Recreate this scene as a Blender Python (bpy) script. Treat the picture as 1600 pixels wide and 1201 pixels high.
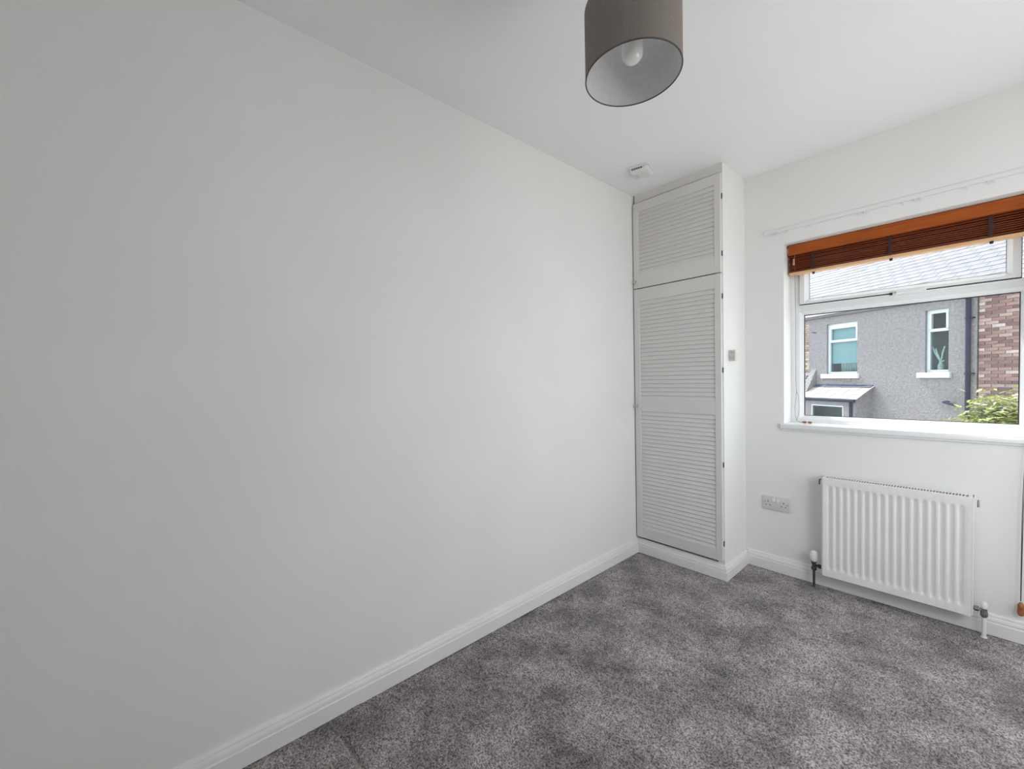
import bpy, bmesh, math, random
import numpy as np
from mathutils import Vector, Matrix

for o in list(bpy.data.objects):
    bpy.data.objects.remove(o)
scene = bpy.context.scene
COL = scene.collection
random.seed(7)
RNG = np.random.default_rng(11)

# ------------------------------------------------------------------ camera
YAW, PITCH, ROLL = 0.8525548, -0.0298470, -0.0229149
CAM = Vector((1.58824, -2.94832, 1.25384))
cyw, syw = math.cos(YAW), math.sin(YAW)
fw = Vector((-syw * math.cos(PITCH), cyw * math.cos(PITCH), math.sin(PITCH)))
r0 = Vector((cyw, syw, 0.0))
u0 = r0.cross(fw)
rt = r0 * math.cos(ROLL) + u0 * math.sin(ROLL)
up = -r0 * math.sin(ROLL) + u0 * math.cos(ROLL)
cam = bpy.data.cameras.new('camera')
cam.sensor_fit = 'HORIZONTAL'
cam.sensor_width = 36.0
cam.lens = 641.77 / 1600 * 36.0
cam.shift_x = (800 - 791.714) / 1600
cam.shift_y = (610.225 - 600.5) / 1600
cam.clip_start = 0.02
cam.clip_end = 200
camo = bpy.data.objects.new('camera', cam)
m = Matrix((rt, up, -fw)).transposed().to_4x4()
m.translation = CAM
camo.matrix_world = m
COL.objects.link(camo)
scene.camera = camo

# ------------------------------------------------------------------ light
SKY, SUN, EXPO = 3.25, 8.0, 0.0
w = bpy.data.worlds.new('sky')
scene.world = w
w.use_nodes = True
nt = w.node_tree
nt.nodes.clear()
wo = nt.nodes.new('ShaderNodeOutputWorld')
wb = nt.nodes.new('ShaderNodeBackground')
wb.inputs['Color'].default_value = (0.90, 0.95, 1.0, 1)
wb.inputs['Strength'].default_value = SKY
nt.links.new(wb.outputs[0], wo.inputs[0])

sun = bpy.data.lights.new('sun', 'SUN')
sun.energy = SUN
sun.angle = math.radians(1.5)
sun.color = (1.0, 0.96, 0.90)
suno = bpy.data.objects.new('sun', sun)
to_sun = Vector((-0.50, 0.19, 0.85)).normalized()
suno.rotation_euler = to_sun.to_track_quat('Z', 'Y').to_euler()
suno.location = (-10, -2, 15)
COL.objects.link(suno)


fill_light = bpy.data.lights.new('unseen_fill_light', 'POINT')      # added unseen fill light near the right wall, brightens ceiling and window wall
fill_light.energy = 20.5
fill_light.shadow_soft_size = 0.25
fill_obj = bpy.data.objects.new('unseen_fill_light', fill_light)
fill_obj.location = (2.1, -1.3, 1.2)
COL.objects.link(fill_obj)


def portal(name, loc, rot, sx, sy):
    l = bpy.data.lights.new(name, 'AREA')
    l.shape = 'RECTANGLE'
    l.size, l.size_y = sx, sy
    l.cycles.is_portal = True
    o = bpy.data.objects.new(name, l)
    o.location = loc
    o.rotation_euler = rot
    COL.objects.link(o)


scene.view_settings.view_transform = 'Standard'
scene.view_settings.look = 'None'
scene.view_settings.gamma = 1.0
scene.view_settings.use_curve_mapping = False
scene.view_settings.exposure = EXPO
scene.cycles.max_bounces = 14
scene.cycles.diffuse_bounces = 9
scene.cycles.transparent_max_bounces = 16
scene.cycles.sample_clamp_indirect = 6.0
scene.cycles.caustics_reflective = False
scene.cycles.caustics_refractive = False
scene.cycles.use_denoising = True

# ------------------------------------------------------------------ materials
def mat(name, col, rough=0.5, col2=None, scale=8.0, detail=4.0, lo=0.35, hi=0.65,
        bump=0.0, bscale=200.0, bdist=0.001, metal=0.0, spec=0.5, stretch=None, coat=0.0):
    mt = bpy.data.materials.new(name)
    mt.use_nodes = True
    t = mt.node_tree
    b = t.nodes['Principled BSDF']
    b.inputs['Base Color'].default_value = (*col, 1)
    b.inputs['Roughness'].default_value = rough
    b.inputs['Metallic'].default_value = metal
    b.inputs['Specular IOR Level'].default_value = spec
    b.inputs['Coat Weight'].default_value = coat
    tc = t.nodes.new('ShaderNodeTexCoord')
    vec = tc.outputs['Object']
    if stretch:
        mp = t.nodes.new('ShaderNodeMapping')
        mp.inputs['Scale'].default_value = stretch
        t.links.new(vec, mp.inputs['Vector'])
        vec = mp.outputs[0]
    if col2:
        n = t.nodes.new('ShaderNodeTexNoise')
        n.inputs['Scale'].default_value = scale
        n.inputs['Detail'].default_value = detail
        t.links.new(vec, n.inputs['Vector'])
        r = t.nodes.new('ShaderNodeValToRGB')
        r.color_ramp.elements[0].position = lo
        r.color_ramp.elements[1].position = hi
        r.color_ramp.elements[0].color = (*col, 1)
        r.color_ramp.elements[1].color = (*col2, 1)
        t.links.new(n.outputs['Fac'], r.inputs[0])
        t.links.new(r.outputs[0], b.inputs['Base Color'])
    if bump:
        n2 = t.nodes.new('ShaderNodeTexNoise')
        n2.inputs['Scale'].default_value = bscale
        n2.inputs['Detail'].default_value = 3
        t.links.new(vec, n2.inputs['Vector'])
        bp = t.nodes.new('ShaderNodeBump')
        bp.inputs['Strength'].default_value = bump
        bp.inputs['Distance'].default_value = bdist
        t.links.new(n2.outputs['Fac'], bp.inputs['Height'])
        t.links.new(bp.outputs[0], b.inputs['Normal'])
    return mt


M = {}
M['wall'] = mat('wall_paint', (0.80, 0.795, 0.785), 0.75, (0.83, 0.825, 0.815), 2.5, 5, 0.3, 0.7, bump=0.25, bscale=260, bdist=0.0006, spec=0.25)
M['ceiling'] = mat('ceiling_paint', (0.87, 0.87, 0.875), 0.85, (0.885, 0.885, 0.89), 2, bump=0.2, bscale=180, bdist=0.0006, spec=0.2)
M['gloss'] = mat('white_gloss_paint', (0.83, 0.825, 0.815), 0.35, (0.80, 0.79, 0.78), 6, bump=0.1, bscale=60, bdist=0.0005)
M['cup'] = mat('cupboard_paint', (0.72, 0.70, 0.685), 0.45, (0.69, 0.67, 0.655), 5, bump=0.15, bscale=90, bdist=0.0005)
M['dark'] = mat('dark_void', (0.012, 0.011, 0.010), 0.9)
M['rad'] = mat('radiator_enamel', (0.83, 0.83, 0.82), 0.3, (0.80, 0.80, 0.79), 5)
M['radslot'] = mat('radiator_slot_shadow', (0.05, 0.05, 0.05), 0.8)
M['upvc'] = mat('white_upvc', (0.83, 0.84, 0.85), 0.25, (0.80, 0.81, 0.82), 5)
M['gasket'] = mat('black_rubber_gasket', (0.015, 0.016, 0.02), 0.6)
M['plastic'] = mat('white_plastic', (0.80, 0.80, 0.80), 0.35, (0.77, 0.77, 0.76), 8)
M['sock'] = mat('socket_plastic', (0.66, 0.645, 0.66), 0.35, (0.64, 0.625, 0.64), 8)
M['cream'] = mat('cream_plastic', (0.74, 0.72, 0.66), 0.4, (0.70, 0.68, 0.62), 20)
M['greylabel'] = mat('grey_box_face', (0.48, 0.46, 0.43), 0.5, (0.66, 0.64, 0.60), 90, lo=0.42, hi=0.6)
M['chrome'] = mat('brushed_chrome', (0.62, 0.61, 0.60), 0.25, metal=1.0)
M['bronze'] = mat('dark_valve_metal', (0.07, 0.06, 0.055), 0.4, (0.13, 0.12, 0.11), 60, metal=0.7)
M['valvegrey'] = mat('grey_valve_metal', (0.20, 0.20, 0.20), 0.35, (0.32, 0.31, 0.30), 60, metal=0.8)
M['steel'] = mat('hinge_steel', (0.10, 0.10, 0.10), 0.4, metal=0.6)
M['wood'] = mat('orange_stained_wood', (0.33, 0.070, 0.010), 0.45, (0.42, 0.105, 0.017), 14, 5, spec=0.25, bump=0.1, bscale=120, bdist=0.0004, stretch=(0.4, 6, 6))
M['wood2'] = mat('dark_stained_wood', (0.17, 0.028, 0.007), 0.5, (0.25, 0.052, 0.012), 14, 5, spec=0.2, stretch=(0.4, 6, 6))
M['litwood'] = mat('daylit_rail_wood', (0.70, 0.40, 0.20), 0.4, (0.76, 0.46, 0.25), 14, 5, stretch=(0.4, 6, 6))  # daylight on the bottom rail painted in as a paler wood colour
M['tape'] = mat('brown_ladder_tape', (0.035, 0.013, 0.010), 0.8)
M['cord'] = mat('brown_cord', (0.06, 0.035, 0.03), 0.8)
M['palecord'] = mat('grey_cord', (0.26, 0.235, 0.24), 0.8)
M['tassel'] = mat('tan_tassel', (0.45, 0.30, 0.16), 0.5, (0.55, 0.38, 0.22), 60)
M['acorn'] = mat('acorn_wood', (0.30, 0.10, 0.035), 0.35, (0.38, 0.15, 0.06), 60)
M['shade'] = mat('taupe_shade_fabric', (0.235, 0.205, 0.185), 0.9, (0.265, 0.232, 0.21), 240, 3, bump=0.4, bscale=700, bdist=0.0005, spec=0.1)
M['trim'] = mat('shade_rim_trim', (0.085, 0.072, 0.066), 0.8)
M['lining'] = mat('shade_lining', (0.60, 0.60, 0.605), 0.6, (0.64, 0.64, 0.645), 60, bump=0.2, bscale=500, bdist=0.0003)
M['bulb'] = mat('frosted_bulb_glass', (0.80, 0.78, 0.76), 0.12)
M['track'] = mat('track_plastic', (0.80, 0.80, 0.79), 0.4)
M['trackface'] = mat('track_shaded_face', (0.70, 0.70, 0.69), 0.5)

# outdoors
M['render'] = mat('pebbledash', (0.185, 0.182, 0.193), 0.95, (0.272, 0.266, 0.278), 16, 6, 0.3, 0.7, bump=1.0, bscale=22, bdist=0.03, spec=0.1)
M['slate'] = mat('grey_slate', (0.122, 0.128, 0.143), 0.6, (0.172, 0.175, 0.19), 1.6, 6, spec=0.3)
M['lead'] = mat('lead_flashing', (0.045, 0.062, 0.105), 0.6, (0.065, 0.082, 0.13), 8, spec=0.2)
M['tile'] = mat('pale_roof_slab', (0.26, 0.25, 0.24), 0.85, (0.34, 0.33, 0.32), 6, bump=0.4, bscale=60, bdist=0.004)
M['mortar'] = mat('mortar', (0.36, 0.32, 0.30), 0.95, (0.44, 0.40, 0.38), 20, bump=0.5, bscale=80, bdist=0.004)
BR = [(0.195, 0.122, 0.110), (0.155, 0.098, 0.094), (0.235, 0.158, 0.142), (0.275, 0.21, 0.192), (0.125, 0.080, 0.080), (0.34, 0.30, 0.285), (0.34, 0.215, 0.14)]
for i, c in enumerate(BR):
    M['brick%d' % i] = mat('brick_%s' % 'abcdefg'[i], c, 0.9, tuple(x * 1.3 for x in c), 14, bump=0.6, bscale=50, bdist=0.005, spec=0.05)
BR2 = [(0.25, 0.20, 0.165), (0.30, 0.25, 0.21), (0.19, 0.14, 0.115), (0.36, 0.32, 0.285)]
for i, c in enumerate(BR2):
    M['oldbrick%d' % i] = mat('old_brick_%s' % 'abcd'[i], c, 0.9, tuple(x * 1.25 for x in c), 14, bump=0.6, bscale=50, bdist=0.005, spec=0.1)
M['sillstone'] = mat('painted_sill', (0.62, 0.66, 0.72), 0.7, (0.58, 0.61, 0.66), 6)
M['farupvc'] = mat('far_white_frame', (0.52, 0.60, 0.64), 0.4, (0.49, 0.57, 0.61), 6)
M['pipe'] = mat('black_downpipe', (0.016, 0.022, 0.042), 0.7, spec=0.15)
M['blueblind'] = mat('pale_blue_blind', (0.30, 0.41, 0.46), 0.8, (0.32, 0.43, 0.48), 4)
M['curtain'] = mat('pale_curtain', (0.36, 0.42, 0.42), 0.9, (0.42, 0.48, 0.48), 10)
M['farreflect'] = mat('dim_room_green_reflection', (0.03, 0.085, 0.07), 0.9, (0.08, 0.18, 0.14), 7)  # reflected greenery painted into the dark room colour
M['blade'] = mat('pale_plant_blade', (0.42, 0.55, 0.50), 0.6, (0.50, 0.62, 0.56), 20)
M['pot'] = mat('pale_pot', (0.42, 0.42, 0.38), 0.6, (0.50, 0.50, 0.46), 20)
M['darkleaf'] = mat('dark_leaf', (0.02, 0.045, 0.025), 0.5, (0.04, 0.075, 0.04), 10)
M['yard'] = mat('yard_concrete', (0.42, 0.41, 0.39), 0.9, (0.48, 0.47, 0.45), 1.5, bump=0.4, bscale=40, bdist=0.01)
M['facade'] = mat('own_facade_render', (0.40, 0.39, 0.37), 0.9, (0.44, 0.43, 0.41), 4)
M['bark'] = mat('shrub_bark', (0.10, 0.07, 0.05), 0.9, (0.14, 0.10, 0.07), 20)


def leaf_mat(name, a, b):
    mt = mat(name, a, 0.45, b, 3.0, 3, 0.3, 0.7)
    t = mt.node_tree
    bs = t.nodes['Principled BSDF']
    tr = t.nodes.new('ShaderNodeBsdfTranslucent')
    tr.inputs[0].default_value = (b[0] * 0.9, b[1], b[2] * 0.6, 1)
    mx = t.nodes.new('ShaderNodeMixShader')
    mx.inputs[0].default_value = 0.25
    out = t.nodes['Material Output']
    t.links.new(bs.outputs[0], mx.inputs[1])
    t.links.new(tr.outputs[0], mx.inputs[2])
    t.links.new(mx.outputs[0], out.inputs[0])
    return mt


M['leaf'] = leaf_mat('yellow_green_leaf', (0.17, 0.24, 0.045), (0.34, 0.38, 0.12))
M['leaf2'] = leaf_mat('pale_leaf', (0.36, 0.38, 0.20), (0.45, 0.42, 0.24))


def glass_mat(name, tint, refl=1.0, translucency=0.0):
    mt = bpy.data.materials.new(name)
    mt.use_nodes = True
    t = mt.node_tree
    t.nodes.clear()
    out = t.nodes.new('ShaderNodeOutputMaterial')
    tr = t.nodes.new('ShaderNodeBsdfTransparent')
    tr.inputs[0].default_value = (*tint, 1)
    gl = t.nodes.new('ShaderNodeBsdfGlossy')
    gl.inputs['Roughness'].default_value = 0.02
    lw = t.nodes.new('ShaderNodeLayerWeight')
    lw.inputs['Blend'].default_value = 0.5
    pw = t.nodes.new('ShaderNodeMath'); pw.operation = 'POWER'; pw.inputs[1].default_value = 5
    mul = t.nodes.new('ShaderNodeMath'); mul.operation = 'MULTIPLY_ADD'
    mul.inputs[1].default_value = 0.9 * min(refl, 1.0) * 0.6
    mul.inputs[2].default_value = 0.04 * refl
    t.links.new(lw.outputs['Facing'], pw.inputs[0])
    t.links.new(pw.outputs[0], mul.inputs[0])
    mx = t.nodes.new('ShaderNodeMixShader')
    t.links.new(mul.outputs[0], mx.inputs[0])
    t.links.new(tr.outputs[0], mx.inputs[1])
    t.links.new(gl.outputs[0], mx.inputs[2])
    last = mx
    if translucency:  # patchy translucent share mixed over the glass
        df = t.nodes.new('ShaderNodeBsdfTranslucent')
        df.inputs[0].default_value = (0.8, 0.85, 0.9, 1)
        mx2 = t.nodes.new('ShaderNodeMixShader')
        n = t.nodes.new('ShaderNodeTexNoise')
        n.inputs['Scale'].default_value = 5
        n.inputs['Detail'].default_value = 5
        mr = t.nodes.new('ShaderNodeMapRange')
        mr.inputs['From Min'].default_value = 0.3
        mr.inputs['From Max'].default_value = 0.8
        mr.inputs['To Max'].default_value = translucency
        t.links.new(n.outputs['Fac'], mr.inputs['Value'])
        t.links.new(mr.outputs[0], mx2.inputs[0])
        t.links.new(mx.outputs[0], mx2.inputs[1])
        t.links.new(df.outputs[0], mx2.inputs[2])
        last = mx2
    t.links.new(last.outputs[0], out.inputs[0])
    return mt


M['glass'] = glass_mat('clear_window_glass', (0.96, 0.97, 0.97), 1.0, 0.02)
M['farglass'] = glass_mat('far_window_glass', (0.80, 0.88, 0.88), 0.45)


def carpet_mat():
    mt = bpy.data.materials.new('grey_twist_carpet')
    mt.use_nodes = True
    t = mt.node_tree
    b = t.nodes['Principled BSDF']
    b.inputs['Roughness'].default_value = 1.0
    b.inputs['Specular IOR Level'].default_value = 0.05
    b.inputs['Sheen Weight'].default_value = 0.25
    tc = t.nodes.new('ShaderNodeTexCoord')

    def noise(sc, det, lo, hi, a, c):
        n = t.nodes.new('ShaderNodeTexNoise')
        n.inputs['Scale'].default_value = sc
        n.inputs['Detail'].default_value = det
        n.inputs['Roughness'].default_value = 0.6
        t.links.new(tc.outputs['Object'], n.inputs['Vector'])
        mr = t.nodes.new('ShaderNodeMapRange')
        mr.inputs['From Min'].default_value = lo
        mr.inputs['From Max'].default_value = hi
        mr.inputs['To Min'].default_value = a
        mr.inputs['To Max'].default_value = c
        t.links.new(n.outputs['Fac'], mr.inputs['Value'])
        return mr.outputs[0]
    f1 = noise(170, 3, 0.38, 0.62, 0.36, 1.72)      # tufts
    f2 = noise(5.0, 5, 0.36, 0.64, 0.64, 1.30)      # brushed pile patches
    f3 = noise(38, 3, 0.32, 0.68, 0.80, 1.2)
    mu = t.nodes.new('ShaderNodeMath'); mu.operation = 'MULTIPLY'
    mu2 = t.nodes.new('ShaderNodeMath'); mu2.operation = 'MULTIPLY'
    t.links.new(f1, mu.inputs[0]); t.links.new(f2, mu.inputs[1])
    t.links.new(mu.outputs[0], mu2.inputs[0]); t.links.new(f3, mu2.inputs[1])
    vm = t.nodes.new('ShaderNodeVectorMath'); vm.operation = 'SCALE'
    vm.inputs[0].default_value = (0.25, 0.228, 0.226)
    t.links.new(mu2.outputs[0], vm.inputs['Scale'])
    t.links.new(vm.outputs[0], b.inputs['Base Color'])
    return mt


M['carpet'] = carpet_mat()

# ------------------------------------------------------------------ helpers
def bm_():
    return bmesh.new()


def box(bm, lo, hi, bev=0.0, seg=1):
    lo = Vector(lo); hi = Vector(hi)
    c = (lo + hi) / 2
    d = hi - lo
    r = bmesh.ops.create_cube(bm, size=1.0, matrix=Matrix.Translation(c) @ Matrix.Diagonal((abs(d.x), abs(d.y), abs(d.z), 1)))
    if bev:
        es = list({e for v in r['verts'] for e in v.link_edges})
        bmesh.ops.bevel(bm, geom=es, offset=bev, segments=seg, affect='EDGES', profile=0.5)
    return r


def obox(bm, mtx, d, bev=0.0):
    r = bmesh.ops.create_cube(bm, size=1.0, matrix=mtx @ Matrix.Diagonal((d[0], d[1], d[2], 1)))
    if bev:
        es = list({e for v in r['verts'] for e in v.link_edges})
        bmesh.ops.bevel(bm, geom=es, offset=bev, segments=1, affect='EDGES')


def tube(bm, pts, rad, n=10, caps=True):
    pts = [Vector(p) for p in pts]
    rads = rad if isinstance(rad, (list, tuple)) else [rad] * len(pts)
    rings = []
    ref = None
    for i, p in enumerate(pts):
        if i == 0: t = pts[1] - p
        elif i == len(pts) - 1: t = p - pts[i - 1]
        else: t = (pts[i + 1] - pts[i - 1])
        t.normalize()
        if ref is None:
            ref = Vector((0, 0, 1)) if abs(t.z) < 0.9 else Vector((1, 0, 0))
        a = t.cross(ref)
        if a.length < 1e-4:
            a = t.cross(Vector((0, 1, 0)))
        a.normalize()
        b = t.cross(a)
        ref = a.cross(t) if False else ref
        rings.append([bm.verts.new(p + (a * math.cos(2 * math.pi * k / n) + b * math.sin(2 * math.pi * k / n)) * rads[i]) for k in range(n)])
    for i in range(len(rings) - 1):
        for k in range(n):
            bm.faces.new((rings[i][k], rings[i][(k + 1) % n], rings[i + 1][(k + 1) % n], rings[i + 1][k]))
    if caps:
        bm.faces.new(list(reversed(rings[0])))
        bm.faces.new(rings[-1])


def lathe(bm, prof, n=24, mtx=None):
    """prof: list of (radius, z); open ends with radius 0 close to a point"""
    mtx = mtx or Matrix.Identity(4)
    rings = []
    for r, z in prof:
        if r < 1e-6:
            rings.append([bm.verts.new(mtx @ Vector((0, 0, z)))])
        else:
            rings.append([bm.verts.new(mtx @ Vector((r * math.cos(2 * math.pi * k / n), r * math.sin(2 * math.pi * k / n), z))) for k in range(n)])
    for a, b in zip(rings[:-1], rings[1:]):
        for k in range(n):
            k2 = (k + 1) % n
            if len(a) == 1 and len(b) == 1: continue
            if len(a) == 1: bm.faces.new((a[0], b[k2], b[k]))
            elif len(b) == 1: bm.faces.new((a[k], a[k2], b[0]))
            else: bm.faces.new((a[k], a[k2], b[k2], b[k]))


def sweep(bm, prof, path, nrm):
    """profile (u outwards, v up) swept along path points; nrm: outward dir at every path point (mitred)"""
    rows = []
    for p, n in zip(path, nrm):
        rows.append([bm.verts.new(Vector(p) + Vector(n) * u + Vector((0, 0, v))) for u, v in prof])
    k = len(prof)
    for a, b in zip(rows[:-1], rows[1:]):
        for i in range(k):
            j = (i + 1) % k
            bm.faces.new((a[i], a[j], b[j], b[i]))
    bm.faces.new(rows[0]); bm.faces.new(list(reversed(rows[-1])))


def obj(name, bm, material, parent=None, smooth=35, label=None):
    bmesh.ops.recalc_face_normals(bm, faces=bm.faces)
    me = bpy.data.meshes.new(name)
    bm.to_mesh(me)
    bm.free()
    me.materials.append(material)
    if smooth:
        me.polygons.foreach_set('use_smooth', [True] * len(me.polygons))
        me.set_sharp_from_angle(angle=math.radians(smooth))
    o = bpy.data.objects.new(name, me)
    COL.objects.link(o)
    if parent: o.parent = parent
    if label: o['label'] = label
    return o


def inst(name, me, parent, loc=(0, 0, 0), rot=(0, 0, 0), scale=(1, 1, 1)):
    o = bpy.data.objects.new(name, me)
    o.location = loc; o.rotation_euler = rot; o.scale = scale
    o.parent = parent
    COL.objects.link(o)
    return o


def boxobj(name, lo, hi, material, parent=None, bev=0.0, label=None):
    b = bm_(); box(b, lo, hi, bev)
    return obj(name, b, material, parent, label=label)


def thing(name, label, cat, loc=(0, 0, 0), rz=0.0, group=None):
    o = bpy.data.objects.new(name, None)
    o.empty_display_size = 0.05
    o.location = loc; o.rotation_euler = (0, 0, rz)
    o['label'] = label; o['category'] = cat; o['kind'] = 'thing'
    if group: o['group'] = group
    COL.objects.link(o)
    return o


def shell(name, loc=(0, 0, 0)):
    o = bpy.data.objects.new(name, None)
    o.empty_display_size = 0.05
    o.location = loc; o['kind'] = 'structure'
    COL.objects.link(o)
    return o


def struct(o, label=None):
    o['kind'] = 'structure'
    if label: o['label'] = label
    return o


H = 2.5
XR = 2.45           # right wall
YN = -3.75          # near wall, behind the camera
WX0, WX1, WZ0, WZ1 = 0.809, 1.787, 0.937, 2.034      # window opening
CD, CW = 0.349, 0.593                                # boxed cupboard depth, width

# ------------------------------------------------------------------ room shell
b = bm_(); box(b, (-0.12, YN - 0.1, -0.25), (XR + 0.12, 0.22, -0.035))
struct(obj('floor', b, M['yard']), 'floor under the grey carpet')
b = bm_(); box(b, (-0.12, YN - 0.1, H), (XR + 0.12, 0.22, H + 0.2))
struct(obj('ceiling', b, M['ceiling']), 'plain white painted ceiling')
b = bm_(); box(b, (-0.12, YN - 0.1, -0.035), (0, 0.22, H))  # wall paint tone varies faintly at random
struct(obj('wall_left', b, M['wall']), 'long bare white wall with faintly uneven tone')
b = bm_(); box(b, (0, YN - 0.1, -0.035), (XR, YN, H))
struct(obj('wall_near', b, M['wall']), 'white wall behind the viewpoint')


def holed_wall(bm, axis, a0, a1, t0, t1, z0, z1, h0, h1, hz0, hz1):
    def bx(p0, p1, q0, q1):
        if axis == 'x': box(bm, (p0, t0, q0), (p1, t1, q1))
        else: box(bm, (t0, p0, q0), (t1, p1, q1))
    bx(a0, h0, z0, z1); bx(h1, a1, z0, z1)
    bx(h0, h1, z0, hz0); bx(h0, h1, hz1, z1)
    bmesh.ops.remove_doubles(bm, verts=bm.verts, dist=1e-5)


b = bm_(); holed_wall(b, 'x', 0, XR, 0, 0.22, -0.035, H, WX0, WX1, WZ0 - 0.025, WZ1)
struct(obj('wall_far', b, M['wall'], smooth=0), 'white wall holding the window, radiator and socket')
SY0, SY1, SZ0, SZ1 = -2.30, -0.30, 0.55, 2.2       # added window on the right wall, out of the picture, for fill daylight
b = bm_(); holed_wall(b, 'y', YN - 0.1, 0.22, XR, XR + 0.12, -0.035, H, SY0, SY1, SZ0, SZ1)
struct(obj('wall_right', b, M['wall'], smooth=0), 'white wall out of view with an added window for fill daylight')
# boxed return that closes the cupboard on the window side
b = bm_(); box(b, (0.552, -CD, 0.0), (CW, 0.0, H), 0.0015)
struct(obj('wall_return', b, M['wall']), 'narrow white return wall closing the cupboard side')

# own house front outside, so the street side has its real mass
b = bm_(); holed_wall(b, 'x', -5, 7, 0.22, 0.245, -2.7, 4.2, WX0 + 0.01, WX1 - 0.01, WZ0 - 0.03, WZ1)
struct(obj('wall_outside', b, M['facade'], smooth=0))
b = bm_(); box(b, (-30, -25, -2.9), (30, 35, -2.7))
struct(obj('ground', b, M['yard']), 'concrete yard below the window')

# skirting boards
SK = [(0, 0), (0.018, 0), (0.018, 0.058), (0.0165, 0.0605), (0.0110, 0.0625), (0.0110, 0.0655), (0.0155, 0.0675), (0.0155, 0.0700), (0.0130, 0.079), (0.0105, 0.084),
      (0.0065, 0.0852), (0.0065, 0.0875), (0.0092, 0.089), (0.0075, 0.095), (0.0055, 0.098), (0, 0.098)]
SKC = [(u, v * 0.9) for u, v in SK]


def skirting(name, prof, path, nrm, label):
    bb = bm_(); sweep(bb, prof, path, nrm)
    struct(obj(name, bb, M['gloss'], smooth=30), label)


skirting('baseboard_left', SK, [(0, YN, 0), (0, -CD - 0.0, 0)], [(1, 0, 0), (1, -1, 0)], 'white moulded skirting along the long bare wall')
skirting('baseboard_cupboard', SKC, [(0, -CD, 0), (CW, -CD, 0), (CW, 0, 0)], [(1, -1, 0), (1, -1, 0), (1, -1, 0)], 'white skirting wrapping the cupboard foot')
skirting('baseboard_far', SK, [(CW, 0, 0), (XR, 0, 0)], [(1, -1, 0), (-1, -1, 0)], 'white skirting under the window')
skirting('baseboard_right', SK, [(XR, 0, 0), (XR, YN, 0)], [(-1, -1, 0), (-1, 1, 0)], 'white skirting on the right wall')

# ------------------------------------------------------------------ carpet (real relief)
def vnoise(nx, ny, cell):
    gx, gy = nx // cell + 3, ny // cell + 3
    g = RNG.random((gx, gy))
    x = np.arange(nx) / cell; y = np.arange(ny) / cell
    xi = x.astype(int); yi = y.astype(int)
    xf = (x - xi)[:, None]; yf = (y - yi)[None, :]
    xf = xf * xf * (3 - 2 * xf); yf = yf * yf * (3 - 2 * yf)
    a = g[np.ix_(xi, yi)]; c = g[np.ix_(xi + 1, yi)]; d = g[np.ix_(xi, yi + 1)]; e = g[np.ix_(xi + 1, yi + 1)]
    return (a * (1 - xf) + c * xf) * (1 - yf) + (d * (1 - xf) + e * xf) * yf - 0.5


def seg_dist(X, Y, pts):
    best = np.full(X.shape, 9.0)
    for (ax, ay), (bx, by) in zip(pts[:-1], pts[1:]):
        dx, dy = bx - ax, by - ay
        t = np.clip(((X - ax) * dx + (Y - ay) * dy) / (dx * dx + dy * dy), 0, 1)
        best = np.minimum(best, np.hypot(X - ax - t * dx, Y - ay - t * dy))
    return best


st = 0.0042
xs = np.arange(0.006, XR - 0.006, st); ys = np.arange(-3.2, -0.006, st)
nx, ny = len(xs), len(ys)
X, Y = np.meshgrid(xs, ys, indexing='ij')
Z = 0.0040 * (RNG.random((nx, ny)) - 0.5) + 0.0042 * vnoise(nx, ny, 2) + 0.004 * vnoise(nx, ny, 6) + 0.006 * vnoise(nx, ny, 24) + 0.006 * vnoise(nx, ny, 60)
for pts, amp, wd in (([(0.10, -2.475), (0.17, -2.47), (0.30, -2.461)], -0.012, 0.007),
                     ([(0.70, -1.50), (0.761, -1.45), (0.85, -1.43)], -0.008, 0.014),
                     ([(0.72, -1.23), (0.80, -1.19), (0.90, -1.20)], -0.007, 0.014),
                     ([(1.42, -0.189), (1.54, -0.203), (1.62, -0.19)], -0.008, 0.007),
                     ([(1.47, -0.331), (1.51, -0.327)], -0.010, 0.008),
                     ([(0.42, -1.3), (0.50, -1.24)], -0.006, 0.02),
                     ([(1.0, -1.62), (1.10, -1.60)], -0.006, 0.015)):
    Z += amp * np.exp(-(seg_dist(X, Y, pts) / wd) ** 2)
Z -= 0.003
Z = np.minimum(Z, 0.004)
co = np.stack([X, Y, Z], -1).reshape(-1, 3).astype(np.float32)
idx = np.arange(nx * ny).reshape(nx, ny)
q = np.stack([idx[:-1, :-1], idx[1:, :-1], idx[1:, 1:], idx[:-1, 1:]], -1).reshape(-1, 4).astype(np.int32)
# leave out the cupboard foot
cx_ = X[:-1, :-1].ravel(); cy_ = Y[:-1, :-1].ravel()
q = q[~((cx_ < CW + 0.004) & (cy_ > -CD - 0.010))]
me = bpy.data.meshes.new('carpet')
me.vertices.add(len(co)); me.vertices.foreach_set('co', co.ravel())
me.loops.add(q.size); me.loops.foreach_set('vertex_index', q.ravel())
me.polygons.add(len(q)); me.polygons.foreach_set('loop_start', np.arange(0, q.size, 4, dtype=np.int32))
me.update(); me.validate()
me.materials.append(M['carpet'])
me.polygons.foreach_set('use_smooth', [True] * len(me.polygons))
co_ = bpy.data.objects.new('carpet', me); COL.objects.link(co_)
co_['kind'] = 'stuff'; co_['category'] = 'carpet'
co_['label'] = 'mottled grey twist pile carpet covering the whole floor'

# ------------------------------------------------------------------ window 1
win = shell('window_1')
win['label'] = 'white framed window with a top-hung fanlight over a fixed pane'
FY = 0.155                       # face of the frame
GZ = 0.185


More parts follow.
